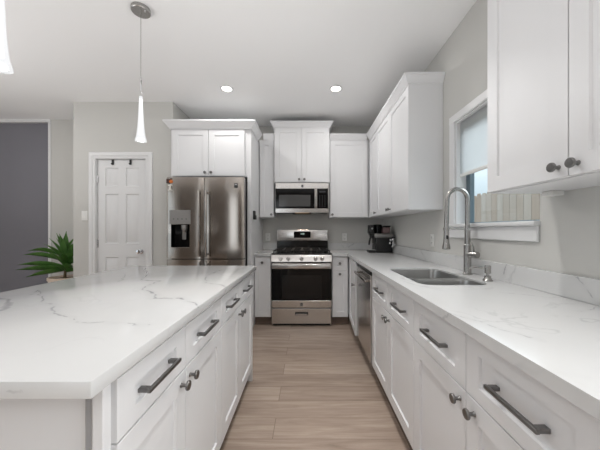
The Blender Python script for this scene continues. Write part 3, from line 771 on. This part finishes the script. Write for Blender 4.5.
magnet('white hourglass-shaped magnet hanging below the orange magnet on the refrigerator', [(-0.39, 1.69, 'top_cap', 0, 0.028, 0.044, 0.012, 'mag_w', 'box'), (0, 0, 'waist', 0, 0.0, 0.016, 0.05, 'mag_w', 'box'), (0, 0, 'bottom_cap', 0, -0.028, 0.044, 0.012, 'mag_w', 'box')])
# holder on the side of the fridge surround
hd = thing('key_holder', 'small dark holder fixed to the white side panel beside the refrigerator', 'holder', (-1.631 + 0.962, 3.46, 1.34))
b = B(); box(b, 0, 0.022, -0.055, 0.03, 0, 0.11, 0.004); obj('holder_body', b, M['black'], hd)
b = B(); box(b, 0.022, 0.032, -0.045, 0.02, 0.002, 0.055, 0.003); obj('pocket', b, M['black'], hd)

# ------------------------------------------------------------------ range
RX0, RX1, RF = -0.449, 0.312, 3.446
RW = (RX1 - RX0)
rg = thing('gas_range', 'stainless freestanding gas range with black oven door on the back wall', 'range', ((RX0 + RX1) / 2, RF, 0))
h = RW / 2
b = B(); box(b, -h + 0.002, h - 0.002, 0.05, 0.66, 0.035, 0.905); obj('body', b, M['black'], rg)
b = B(); box(b, -h + 0.003, h - 0.003, 0.0, 0.64, 0.905, 0.918, 0.004); obj('cooktop', b, M['enamel'], rg)
b = B()
t = bmesh.new(); pr = [(0.004, 0.808), (-0.012, 0.812), (0.004, 0.893), (0.012, 0.903), (0.05, 0.903), (0.05, 0.808)]
a0 = [t.verts.new((-h + 0.002, y, z)) for y, z in pr]; a1 = [t.verts.new((h - 0.002, y, z)) for y, z in pr]
t.faces.new(a0); t.faces.new(list(reversed(a1)))
for k in range(6): t.faces.new((a0[k], a0[(k + 1) % 6], a1[(k + 1) % 6], a1[k]))
merge(b, t); cp = obj('control_panel', b, M['steelh'], rg)
for x in (-0.262, -0.166, 0.0, 0.176, 0.258):
    b = B(); lathe(b, [(0.026, 0), (0.026, 0.008), (0.021, 0.012), (0.019, 0.034), (0.016, 0.037), (0, 0.037)], (x, -0.005, 0.852), (0, -1, 0.12), 20); box(b, x - 0.004, x + 0.004, -0.050, -0.012, 0.833, 0.872, 0.002)
    obj('knob', b, M['steelh'], cp)
b = B(); box(b, -h + 0.004, h - 0.004, 0.004, 0.05, 0.33, 0.800, 0.003); dv = obj('oven_door', b, M['bglass'], rg)
b = B(); box(b, -0.245, 0.255, 0.0015, 0.0042, 0.348, 0.64, 0.001); obj('oven_window', b, M['ovwin'], dv)
b = B(); box(b, -h + 0.004, h - 0.004, -0.004, 0.0035, 0.722, 0.798, 0.002); box(b, -h + 0.012, h - 0.012, -0.055, -0.026, 0.730, 0.788, 0.011, 3)
for s in (-1, 1): box(b, s * (h - 0.05) - 0.018, s * (h - 0.05) + 0.018, -0.03, -0.003, 0.738, 0.780, 0.003)
obj('handle', b, M['steelh'], dv)
b = B(); box(b, -h + 0.004, h - 0.004, -0.002, 0.05, 0.236, 0.324, 0.003); ts = obj('door_trim', b, M['steelh'], dv)
def emblem(x, z, y, r, parent):
    b = B(); lathe(b, [(r, 0), (r, 0.003), (r * 0.86, 0.004), (0, 0.004)], (x, y, z), (0, -1, 0), 24); e = obj('emblem', b, M['emb'], parent, 'small round dark emblem')
    b = B()
    n = 24; ring0 = []; 
    pts = [(x + r * 0.8 * math.cos(2 * PI * k / n), y - 0.0042, z + r * 0.8 * math.sin(2 * PI * k / n)) for k in range(n + 1)]
    tube(b, pts, r * 0.06, 6)
    cu = bpy.data.curves.new('letters', 'FONT'); cu.body = 'GE'; cu.size = r * 1.1; cu.align_x = 'CENTER'; cu.align_y = 'CENTER'; cu.extrude = 0.0006
    to = bpy.data.objects.new('letters', cu); C.objects.link(to); bpy.context.view_layer.update()
    me = bpy.data.meshes.new_from_object(to.evaluated_get(bpy.context.evaluated_depsgraph_get()))
    t = bmesh.new(); t.from_mesh(me); t.transform(Matrix.Translation((x, y - 0.0044, z)) @ Matrix.Rotation(PI / 2, 4, 'X')); merge(b, t)
    bpy.data.objects.remove(to); bpy.data.meshes.remove(me); bpy.data.curves.remove(cu)
    obj('emblem_mark', b, M['embl'], e)
emblem(0.0, 0.278, -0.002, 0.022, ts)
b = B(); box(b, -h + 0.006, h - 0.006, 0.0, 0.05, 0.034, 0.224, 0.004); dw = obj('drawer', b, M['steelh'], rg)
b = B(); box(b, -0.082, 0.082, -0.002, 0.001, 0.143, 0.181, 0.003); hl = obj('handle_recess', b, M['black'], dw)
b = B(); box(b, -0.075, 0.075, -0.005, -0.0015, 0.147, 0.160, 0.001); obj('handle_lip', b, M['steelh'], hl)
for sx in (-1, 1):
    for y in (0.07, 0.6):
        b = B(); cyl(b, (sx * (h - 0.05), y, 0.0005), (sx * (h - 0.05), y, 0.035), 0.018); obj('foot', b, M['black'], rg)
b = B(); box(b, -h + 0.02, h - 0.02, 0.04, 0.055, 0.006, 0.034); obj('kick_plate', b, M['black'], rg)
# backguard
b = B(); box(b, -h + 0.006, h - 0.006, 0.612, 0.695, 0.918, 1.06, 0.003); bk = obj('backguard', b, M['enamel'], rg)
b = B(); box(b, -h + 0.002, h - 0.002, 0.595, 0.696, 1.05, 1.218, 0.010, 3); bs = obj('backguard_panel', b, M['steelh'], bk)
b = B(); box(b, -0.125, 0.122, 0.592, 0.5955, 1.095, 1.188, 0.001); dp = obj('display', b, M['bglass'], bk)
b = B()
for x in (-0.020, -0.006, 0.010, 0.024): box(b, x - 0.004, x + 0.004, 0.5908, 0.5922, 1.142, 1.166)
obj('display_digits', b, M['led'], bk)
# burners and grates
for x, y, rr in ((-0.24, 0.16, 0.045), (-0.24, 0.44, 0.035), (0.24, 0.16, 0.05), (0.24, 0.44, 0.035), (0, 0.30, 0.04)):
    b = B(); lathe(b, [(rr, 0), (rr, 0.010), (rr * 0.8, 0.012), (rr * 0.8, 0.018), (0, 0.02)], (x, y, 0.9185), (0, 0, 1), 20); obj('burner', b, M['iron'], rg)
for gx0, gx1 in ((-h + 0.02, -0.125), (-0.12, 0.12), (0.125, h - 0.02)):
    b = B(); z0, z1 = 0.940, 0.952
    for x in (gx0, gx1 - 0.012): box(b, x, x + 0.012, 0.05, 0.57, z0, z1, 0.002)
    for y in (0.05, 0.30, 0.558): box(b, gx0 + 0.0125, gx1 - 0.0125, y, y + 0.012, z0, z1, 0.002)
    cx = (gx0 + gx1) / 2
    for y0, y1 in ((0.0625, 0.145), (0.205, 0.2995), (0.3125, 0.41), (0.47, 0.5575)): box(b, cx - 0.006, cx + 0.006, y0, y1, z0, z1 + 0.003, 0.002)
    for x in (gx0 + 0.002, gx1 - 0.010):
        for y in (0.052, 0.56): box(b, x, x + 0.008, y, y + 0.008, 0.9185, z0 + 0.001)
    obj('grate', b, M['iron'], rg)

# ------------------------------------------------------------------ microwave
MX = (RX0 + RX1) / 2; MF = 3.80
mw = thing('microwave', 'stainless over-the-range microwave with black glass door above the range', 'microwave', (MX, MF, 1.442))
h2 = 0.369; ZM = 1.442
b = B(); box(b, -h2 + 0.002, h2 - 0.002, 0.012, 0.34, 0.012, 0.416); obj('body', b, M['black'], mw)
b = B(); box(b, -h2, h2, -0.002, 0.015, 0.338, 0.418, 0.003); vt = obj('vent_panel', b, M['steelh'], mw)
emblem(0.003, 0.376, -0.002, 0.018, vt)
b = B(); box(b, -h2, h2, 0.0, 0.015, 0.006, 0.068, 0.003); obj('bottom_trim', b, M['steelh'], mw)
b = B(); box(b, -h2 + 0.004, 0.172, -0.012, 0.0115, 0.070, 0.336, 0.004); md = obj('door', b, M['bglass'], mw)
b = B(); box(b, -h2 + 0.05, 0.115, -0.0135, -0.0115, 0.092, 0.252, 0.0006); obj('door_window', b, M['mwin'], md)
b = B(); box(b, 0.176, 0.204, -0.042, -0.026, 0.074, 0.332, 0.006, 2)
for z in (0.10, 0.306): box(b, 0.181, 0.199, -0.028, -0.0005, z - 0.012, z + 0.012, 0.002)
obj('handle', b, M['steel'], md)
b = B(); box(b, 0.172, 0.209, -0.0005, 0.0115, 0.070, 0.336); obj('handle_backing', b, M['steelh'], mw)
b = B(); box(b, 0.211, h2 - 0.012, -0.010, 0.0115, 0.070, 0.336, 0.003); kp = obj('keypad', b, M['bglass'], mw)
for i in range(3):
    for j in range(6):
        b = B(); box(b, 0.236 + i * 0.036, 0.252 + i * 0.036, -0.0108, -0.0098, 0.092 + j * 0.028, 0.102 + j * 0.028); obj('key', b, M['emb'], kp)
b = B(); box(b, 0.24, 0.325, -0.0108, -0.0098, 0.285, 0.306); obj('display', b, M['emb'], kp)
b = B(); box(b, h2 - 0.0115, h2, -0.006, 0.0115, 0.070, 0.336, 0.002); box(b, -h2, -h2 + 0.0035, -0.006, 0.0115, 0.070, 0.336, 0.001); obj('side_trim', b, M['steelh'], mw)
b = B(); box(b, -0.14, 0.13, 0.11, 0.27, 0.0, 0.0115); obj('grease_filter', b, M['iron'], mw)
b = B(); box(b, -0.10, 0.10, 0.03, 0.095, 0.0085, 0.0115); obj('cooktop_lamp', b, M['lamp'], mw)
area('cooktop_light', (MX, MF + 0.06, ZM + 0.002), (0, 0, 0), 0.2, 0.06, 0.8, (1.0, 0.80, 0.62), 'RECTANGLE', math.radians(100))

# ------------------------------------------------------------------ dishwasher
dwz = thing('dishwasher', 'stainless dishwasher with bar handle built in under the right countertop', 'dishwasher', (0.53, 2.245, 0), RU)
# local x runs toward the camera; door spans -0.6 .. 0
b = B(); box(b, -0.598, -0.003, 0.025, 0.57, 0.105, 0.868); obj('body', b, M['black'], dwz)
b = B(); box(b, -0.598, -0.003, -0.012, 0.024, 0.115, 0.836, 0.004); dd = obj('door', b, M['steelh'], dwz)
b = B(); box(b, -0.598, -0.003, -0.010, 0.024, 0.838, 0.868, 0.003); obj('control_strip', b, M['black'], dwz)
b = B(); box(b, -0.56, -0.045, -0.050, -0.034, 0.772, 0.796, 0.005, 2)
for x in (-0.53, -0.075): box(b, x - 0.012, x + 0.012, -0.036, -0.0125, 0.776, 0.792, 0.002)
obj('handle', b, M['steel'], dd)
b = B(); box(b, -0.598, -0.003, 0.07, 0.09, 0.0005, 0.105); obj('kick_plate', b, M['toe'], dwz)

# ------------------------------------------------------------------ faucet, soap pump
fa = thing('kitchen_faucet', 'tall brushed nickel pull-down faucet behind the sink', 'faucet', (1.068, 1.83, 0.9145))
b = B(); lathe(b, [(0.029, 0), (0.029, 0.006), (0.024, 0.010), (0.0225, 0.02), (0.0225, 0.195), (0.018, 0.20), (0.0165, 0.30), (0.013, 0.304)], seg=24); bd = obj('body', b, M['faucet'], fa)
b = B(); pts = [(0, 0, 0.30)]; R = 0.0675
zc = 0.50
for k in range(0, 6): pts.append((0, 0, 0.30 + (zc - 0.30) * (k + 1) / 6))
for k in range(1, 15): a = PI * k / 14; pts.append((-R + R * math.cos(a), 0.0, zc + R * math.sin(a)))
for k in range(1, 5): pts.append((-2 * R - 0.006 * k / 4, 0, zc - (zc - 0.30) * k / 4))
tube(b, pts, 0.0142, 14); obj('spout', b, M['faucet'], fa)
b = B(); lathe(b, [(0.0155, 0), (0.0155, 0.03), (0.0165, 0.07), (0.019, 0.10), (0.024, 0.125), (0.025, 0.142), (0.021, 0.145), (0, 0.145)], (-2 * R - 0.006, 0, 0.312), (0, 0, -1), 20); sp = obj('spray_head', b, M['faucet'], fa)
b = B(); box(b, -2 * R - 0.014, -2 * R - 0.002, -0.022, -0.012, 0.235, 0.262, 0.003); obj('button', b, M['black'], sp)
b = B(); tube(b, [(-0.005, 0, 0.305), (-0.07, 0, 0.305), (-2 * R + 0.005, 0, 0.305)], 0.005, 10); lathe(b, [(0.019, 0), (0.019, 0.014)], (-2 * R - 0.006, 0, 0.298), (0, 0, 1), 18); obj('docking_arm', b, M['faucet'], fa)
b = B(); cyl(b, (0.0, -0.012, 0.135), (0.018, -0.058, 0.135), 0.0195, seg=20); cyl(b, (0.0185, -0.0585, 0.135), (0.024, -0.073, 0.135), 0.0205, seg=20); tube(b, [(0.014, -0.05, 0.15), (0.006, -0.055, 0.185), (-0.008, -0.06, 0.215)], [0.006, 0.005, 0.004], 10); obj('lever_handle', b, M['faucet'], fa)
sd = thing('soap_dispenser', 'small brushed nickel soap pump beside the faucet', 'soap dispenser', (1.052, 1.60, 0.9145))
b = B(); lathe(b, [(0.026, 0), (0.026, 0.006), (0.020, 0.012), (0.017, 0.022), (0.017, 0.030)], seg=20); obj('collar', b, M['faucet'], sd)
b = B(); lathe(b, [(0.008, 0.0305), (0.008, 0.042), (0.0165, 0.044), (0.0165, 0.086), (0.013, 0.09), (0, 0.09)], seg=20); tube(b, [(-0.012, 0.004, 0.075), (-0.06, 0.02, 0.078), (-0.082, 0.028, 0.074), (-0.086, 0.029, 0.066)], [0.0065, 0.0055, 0.005, 0.0045], 10); obj('pump_head', b, M['faucet'], sd)

# ------------------------------------------------------------------ coffee machine in the corner
cf = thing('coffee_machine', 'black and silver coffee machine in the back corner of the countertop', 'coffee machine', (0.993, 3.62, 0.9145), math.radians(0))
b = B(); box(b, -0.10, 0.12, -0.05, 0.16, 0.0, 0.215, 0.012, 2); obj('body', b, M['black'], cf)
b = B(); box(b, -0.118, 0.125, -0.062, 0.165, 0.196, 0.25, 0.012, 2); obj('silver_band', b, M['disp'], cf, 'silver band around the top')
b = B(); box(b, -0.185, -0.12, -0.065, 0.07, 0.245, 0.362, 0.014, 2); hd2 = obj('brew_head', b, M['black'], cf)
b = B(); cyl(b, (-0.15, -0.0655, 0.315), (-0.15, -0.070, 0.315), 0.012); obj('gauge', b, M['embl'], hd2)
b = B(); box(b, -0.19, -0.10, -0.06, 0.07, 0.0, 0.035, 0.006); dt = obj('drip_tray', b, M['black'], cf)
b = B(); box(b, -0.182, -0.108, -0.052, 0.062, 0.0352, 0.04); obj('tray_grid', b, M['chrome'], dt)
b = B(); lathe(b, [(0.026, 0), (0.03, 0.02), (0.03, 0.04)], (-0.14, 0.0, 0.185), (0, 0, 1), 18); box(b, -0.172, -0.118, -0.03, 0.05, 0.224, 0.246); pf = obj('portafilter', b, M['black'], cf)
b = B(); tube(b, [(-0.15, -0.03, 0.20), (-0.175, -0.06, 0.19), (-0.19, -0.085, 0.15), (-0.198, -0.095, 0.105)], [0.008, 0.011, 0.012, 0.010], 10); obj('portafilter_handle', b, M['black'], pf)
b = B(); tube(b, [(-0.12, -0.04, 0.205), (-0.135, -0.065, 0.19), (-0.145, -0.08, 0.13)], [0.007, 0.010, 0.009], 10); obj('steam_lever', b, M['black'], cf)
b = B(); lathe(b, [(0.05, 0), (0.052, 0.04), (0.056, 0.11), (0.05, 0.118), (0, 0.12)], (-0.055, 0.04, 0.25), (0, 0, 1), 24); obj('bean_hopper', b, M['bglass'], cf)
b = B(); box(b, -0.002, 0.095, -0.03, 0.12, 0.25, 0.335, 0.014, 2); tk = obj('water_tank', b, M['rose'], cf, 'smoky rose water tank')
b = B(); box(b, -0.006, 0.10, -0.034, 0.124, 0.335, 0.352, 0.005); obj('tank_lid', b, M['black'], tk)
# wire whisk-like chrome valve cluster on the side
b = B(); tube(b, [(0.085, -0.055, 0.165), (0.10, -0.10, 0.17), (0.105, -0.12, 0.15), (0.095, -0.13, 0.09)], 0.007, 8); sw = obj('steam_wand', b, M['chrome'], cf, 'chrome steam wand')
for x, y, z, rr in ((0.085, -0.075, 0.165, 0.02), (0.122, -0.105, 0.115, 0.02), (0.075, -0.08, 0.125, 0.016), (0.115, -0.09, 0.175, 0.018), (0.098, -0.11, 0.085, 0.015)):
    b = B(); lathe(b, [(0, 0), (rr * 0.7, rr * 0.2), (rr, rr), (rr * 0.7, rr * 1.8), (0, rr * 2)], (x, y, z - rr), (0, 0, 1), 12); obj('valve_knob', b, M['chrome'], sw)
b = B(); tube(b, [(0.118, -0.02, 0.17), (0.128, -0.07, 0.215), (0.13, -0.09, 0.20)], 0.012, 8); obj('hose', b, M['black'], cf)

# ------------------------------------------------------------------ outlets and switch
def outlet(label, loc, rz, sw=False, group='white outlets on the kitchen walls'):
    r = thing('light_switch' if sw else 'wall_outlet', label, 'light switch' if sw else 'outlet', loc, rz, None if sw else group)
    b = B(); box(b, -0.036, 0.036, -0.006, 0, -0.058, 0.058, 0.003, 2); obj('cover_plate', b, M['plastic'], r)
    if sw:
        b = B(); box(b, -0.016, 0.016, -0.010, -0.0062, -0.033, 0.033, 0.002); obj('rocker', b, M['plastic'], r)
    else:
        for z in (-0.026, 0.026):
            b = B(); lathe(b, [(0.0165, 0), (0.0165, 0.002), (0, 0.002)], (0, -0.0061, z), (0, -1, 0), 18); f = obj('socket', b, M['plastic'], r)
            b = B(); box(b, -0.008, -0.005, -0.0088, -0.008, z - 0.002, z + 0.009); box(b, 0.005, 0.008, -0.0088, -0.008, z - 0.002, z + 0.009); box(b, -0.002, 0.002, -0.0088, -0.008, z - 0.011, z - 0.006); obj('slots', b, M['slot'], f)
    return r
outlet('white outlet on the back wall between refrigerator and range', (-0.59, BY - 0.0005, 1.105), 0)
outlet('white outlet on the back wall right of the range', (0.565, BY - 0.0005, 1.105), 0)
outlet('white outlet on the right wall just left of the window sill', (WX - 0.0005, 2.53, 1.115), RU)
outlet('white light switch left of the pantry door', (-2.715, PY - 0.0005, 1.385), 0, True)

# ------------------------------------------------------------------ plant
pl = thing('potted_plant', 'leafy green houseplant in a tan pot beyond the island', 'plant', (-3.17, 3.60, 0))
b = B(); lathe(b, [(0.11, 0.30), (0.13, 0.31), (0.165, 0.56), (0.175, 0.565), (0.175, 0.60), (0.158, 0.60), (0.15, 0.57), (0.0, 0.565)], seg=32); obj('pot', b, M['pot'], pl)
b = B(); lathe(b, [(0.148, 0.566), (0.148, 0.575), (0, 0.582)], seg=24); obj('soil', b, M['soil'], pl)
b = B(); lathe(b, [(0.15, 0.275), (0.15, 0.2995), (0, 0.2995)], seg=24)
for k in range(4):
    a = PI / 4 + k * PI / 2; tube(b, [(0.12 * math.cos(a), 0.12 * math.sin(a), 0.276), (0.15 * math.cos(a), 0.15 * math.sin(a), 0.001)], 0.013, 8)
obj('plant_stand', b, M['stand'], pl)
b = B(); tube(b, [(0, 0, 0.57), (0.005, 0.0, 0.68), (-0.005, 0.005, 0.78), (0, 0, 0.88)], [0.016, 0.014, 0.012, 0.008], 10); obj('stem', b, M['stem'], pl)
def leaf(root, z, az, el, L, W, droop, roll=0.0):
    bm = B(); n = 10; rows = []
    d = Vector((math.cos(az), math.sin(az), 0)); sd_ = Vector((-math.sin(az), math.cos(az), 0)); p = Vector((0, 0, z)) + d * 0.01; e = el; cr, sr = math.cos(roll), math.sin(roll)
    for k in range(n + 1):
        t = k / n; wv = W * (math.sin(PI * min(1, t * 0.9 + 0.1)) ** 0.8) * (1 - t ** 4) + 0.002
        up = Vector((0, 0, math.cos(e))) - d * math.sin(e)
        s_v, u_v = sd_ * cr + up * sr, up * cr - sd_ * sr
        rows.append([bm.verts.new(p + s_v * (s * wv) + u_v * (abs(s) * wv * 0.35)) for s in (-1, -0.5, 0, 0.5, 1)])
        p = p + (d * math.cos(e) + Vector((0, 0, math.sin(e)))) * (L / n); e -= droop / n
    for a, c in zip(rows[:-1], rows[1:]):
        for k in range(4): bm.faces.new((a[k], a[k + 1], c[k + 1], c[k]))
    bmesh.ops.solidify(bm, geom=bm.faces[:], thickness=0.0015)
    return obj('leaf', bm, M['leaf'], root, angle=60)
for z, az, el, L, W, dr_, ro in [
    (0.84, 183, 34, 0.50, 0.040, 0.85, 50), (0.80, 178, 20, 0.60, 0.042, 0.45, 55), (0.73, 186, 10, 0.58, 0.042, 0.25, 55), (0.70, 192, 4, 0.56, 0.042, 0.15, 50), (0.68, 205, -4, 0.40, 0.040, 0.2, 45),
    (0.86, 165, 66, 0.34, 0.040, 0.3, 70), (0.88, 120, 84, 0.32, 0.042, 0.2, 10), (0.87, 40, 78, 0.28, 0.040, 0.4, 30), (0.86, 270, 82, 0.32, 0.046, 0.2, 0), (0.84, 10, 66, 0.30, 0.044, 0.5, -60),
    (0.80, 350, 54, 0.26, 0.042, 0.7, -50), (0.76, 300, 60, 0.26, 0.044, 0.7, -10), (0.76, 20, 36, 0.24, 0.040, 0.7, -50), (0.74, 250, 62, 0.30, 0.044, 0.6, 10), (0.70, 330, 34, 0.24, 0.040, 0.7, -40),
    (0.80, 230, 66, 0.32, 0.044, 0.6, 30), (0.82, 200, 72, 0.34, 0.042, 0.4, 50), (0.72, 90, 30, 0.22, 0.034, 0.9, 0), (0.68, 270, 40, 0.24, 0.042, 0.7, 0), (0.66, 0, 20, 0.24, 0.038, 0.6, -40), (0.86, 225, 82, 0.30, 0.040, 0.2, 40)]:
    leaf(pl, z, math.radians(az), math.radians(el), L * (0.95 if el < 40 else random.uniform(0.86, 1.08)), W * (1.1 if el < 40 else 0.82), dr_, math.radians(ro))

# ------------------------------------------------------------------ lamps
def pendant(label, x, y):
    zb = 1.835
    r = thing('pendant_light', label, 'pendant light', (x, y, zb), 0, 'pendant lights over the island')
    H = CEIL - zb
    b = B(); lathe(b, [(0.062, H - 0.0005), (0.062, H - 0.022), (0.058, H - 0.027), (0, H - 0.028)], seg=32); cn = obj('canopy', b, M['faucet'], r)
    b = B(); lathe(b, [(0.006, 0), (0.006, 0.012), (0, 0.012)], (0.042, -0.022, H - 0.0275), (0, 0, -1), 12); obj('screw', b, M['chrome'], cn)
    b = B(); cyl(b, (0, 0, 0.455), (0, 0, H - 0.028), 0.0022, seg=8); obj('cord', b, M['faucet'], r)
    b = B(); lathe(b, [(0.003, 0.462), (0.0062, 0.455), (0.0068, 0.43), (0.0045, 0.425), (0.0055, 0.36), (0.0085, 0.315), (0.0105, 0.31), (0.0105, 0.30), (0.0, 0.30)], seg=16); obj('cap', b, M['chrome'], r)
    b = B(); lathe(b, [(0.0108, 0.318), (0.012, 0.30), (0.016, 0.19), (0.021, 0.10), (0.028, 0.04), (0.036, 0.014), (0.037, 0.002), (0.030, 0.0), (0.027, 0.015), (0.019, 0.09), (0.0145, 0.19), (0.0110, 0.295), (0.0106, 0.318)], seg=28); obj('glass_cone', b, M['pglass'], r)
    b = B(); lathe(b, [(0.0, 0.2995), (0.0085, 0.2995), (0.0075, 0.27), (0.008, 0.12), (0.012, 0.05), (0.0, 0.045)], seg=20); obj('light_core', b, M['rod'], r)
    b = B(); lathe(b, [(0.0, 0.024), (0.020, 0.022), (0.024, 0.008), (0.018, 0.003), (0.0, 0.002)], seg=20); obj('base_lens', b, M['rod'], r)
    return r
pendant('whole slim glass cone pendant lamp hanging by the pantry door', -1.175, 1.945)
pendant('pendant lamp cut off at the left edge of the picture', -1.195, 1.07)
for x, lab in ((-0.886, 'left round recessed ceiling light, above the refrigerator side'), (0.32, 'right round recessed ceiling light, above the range side')):
    r = thing('recessed_light', lab, 'ceiling light', (x, 3.04, CEIL), 0, 'recessed lights in the kitchen ceiling')
    b = B(); lathe(b, [(0.052, -0.0005), (0.070, -0.0005), (0.070, -0.004), (0.056, -0.008), (0.052, -0.006), (0.052, -0.0005)], seg=32); obj('trim_ring', b, M['trim'], r)
    b = B(); lathe(b, [(0.0515, -0.0008), (0.0515, -0.004), (0, -0.004)], seg=32); obj('lens', b, M['glow'], r)
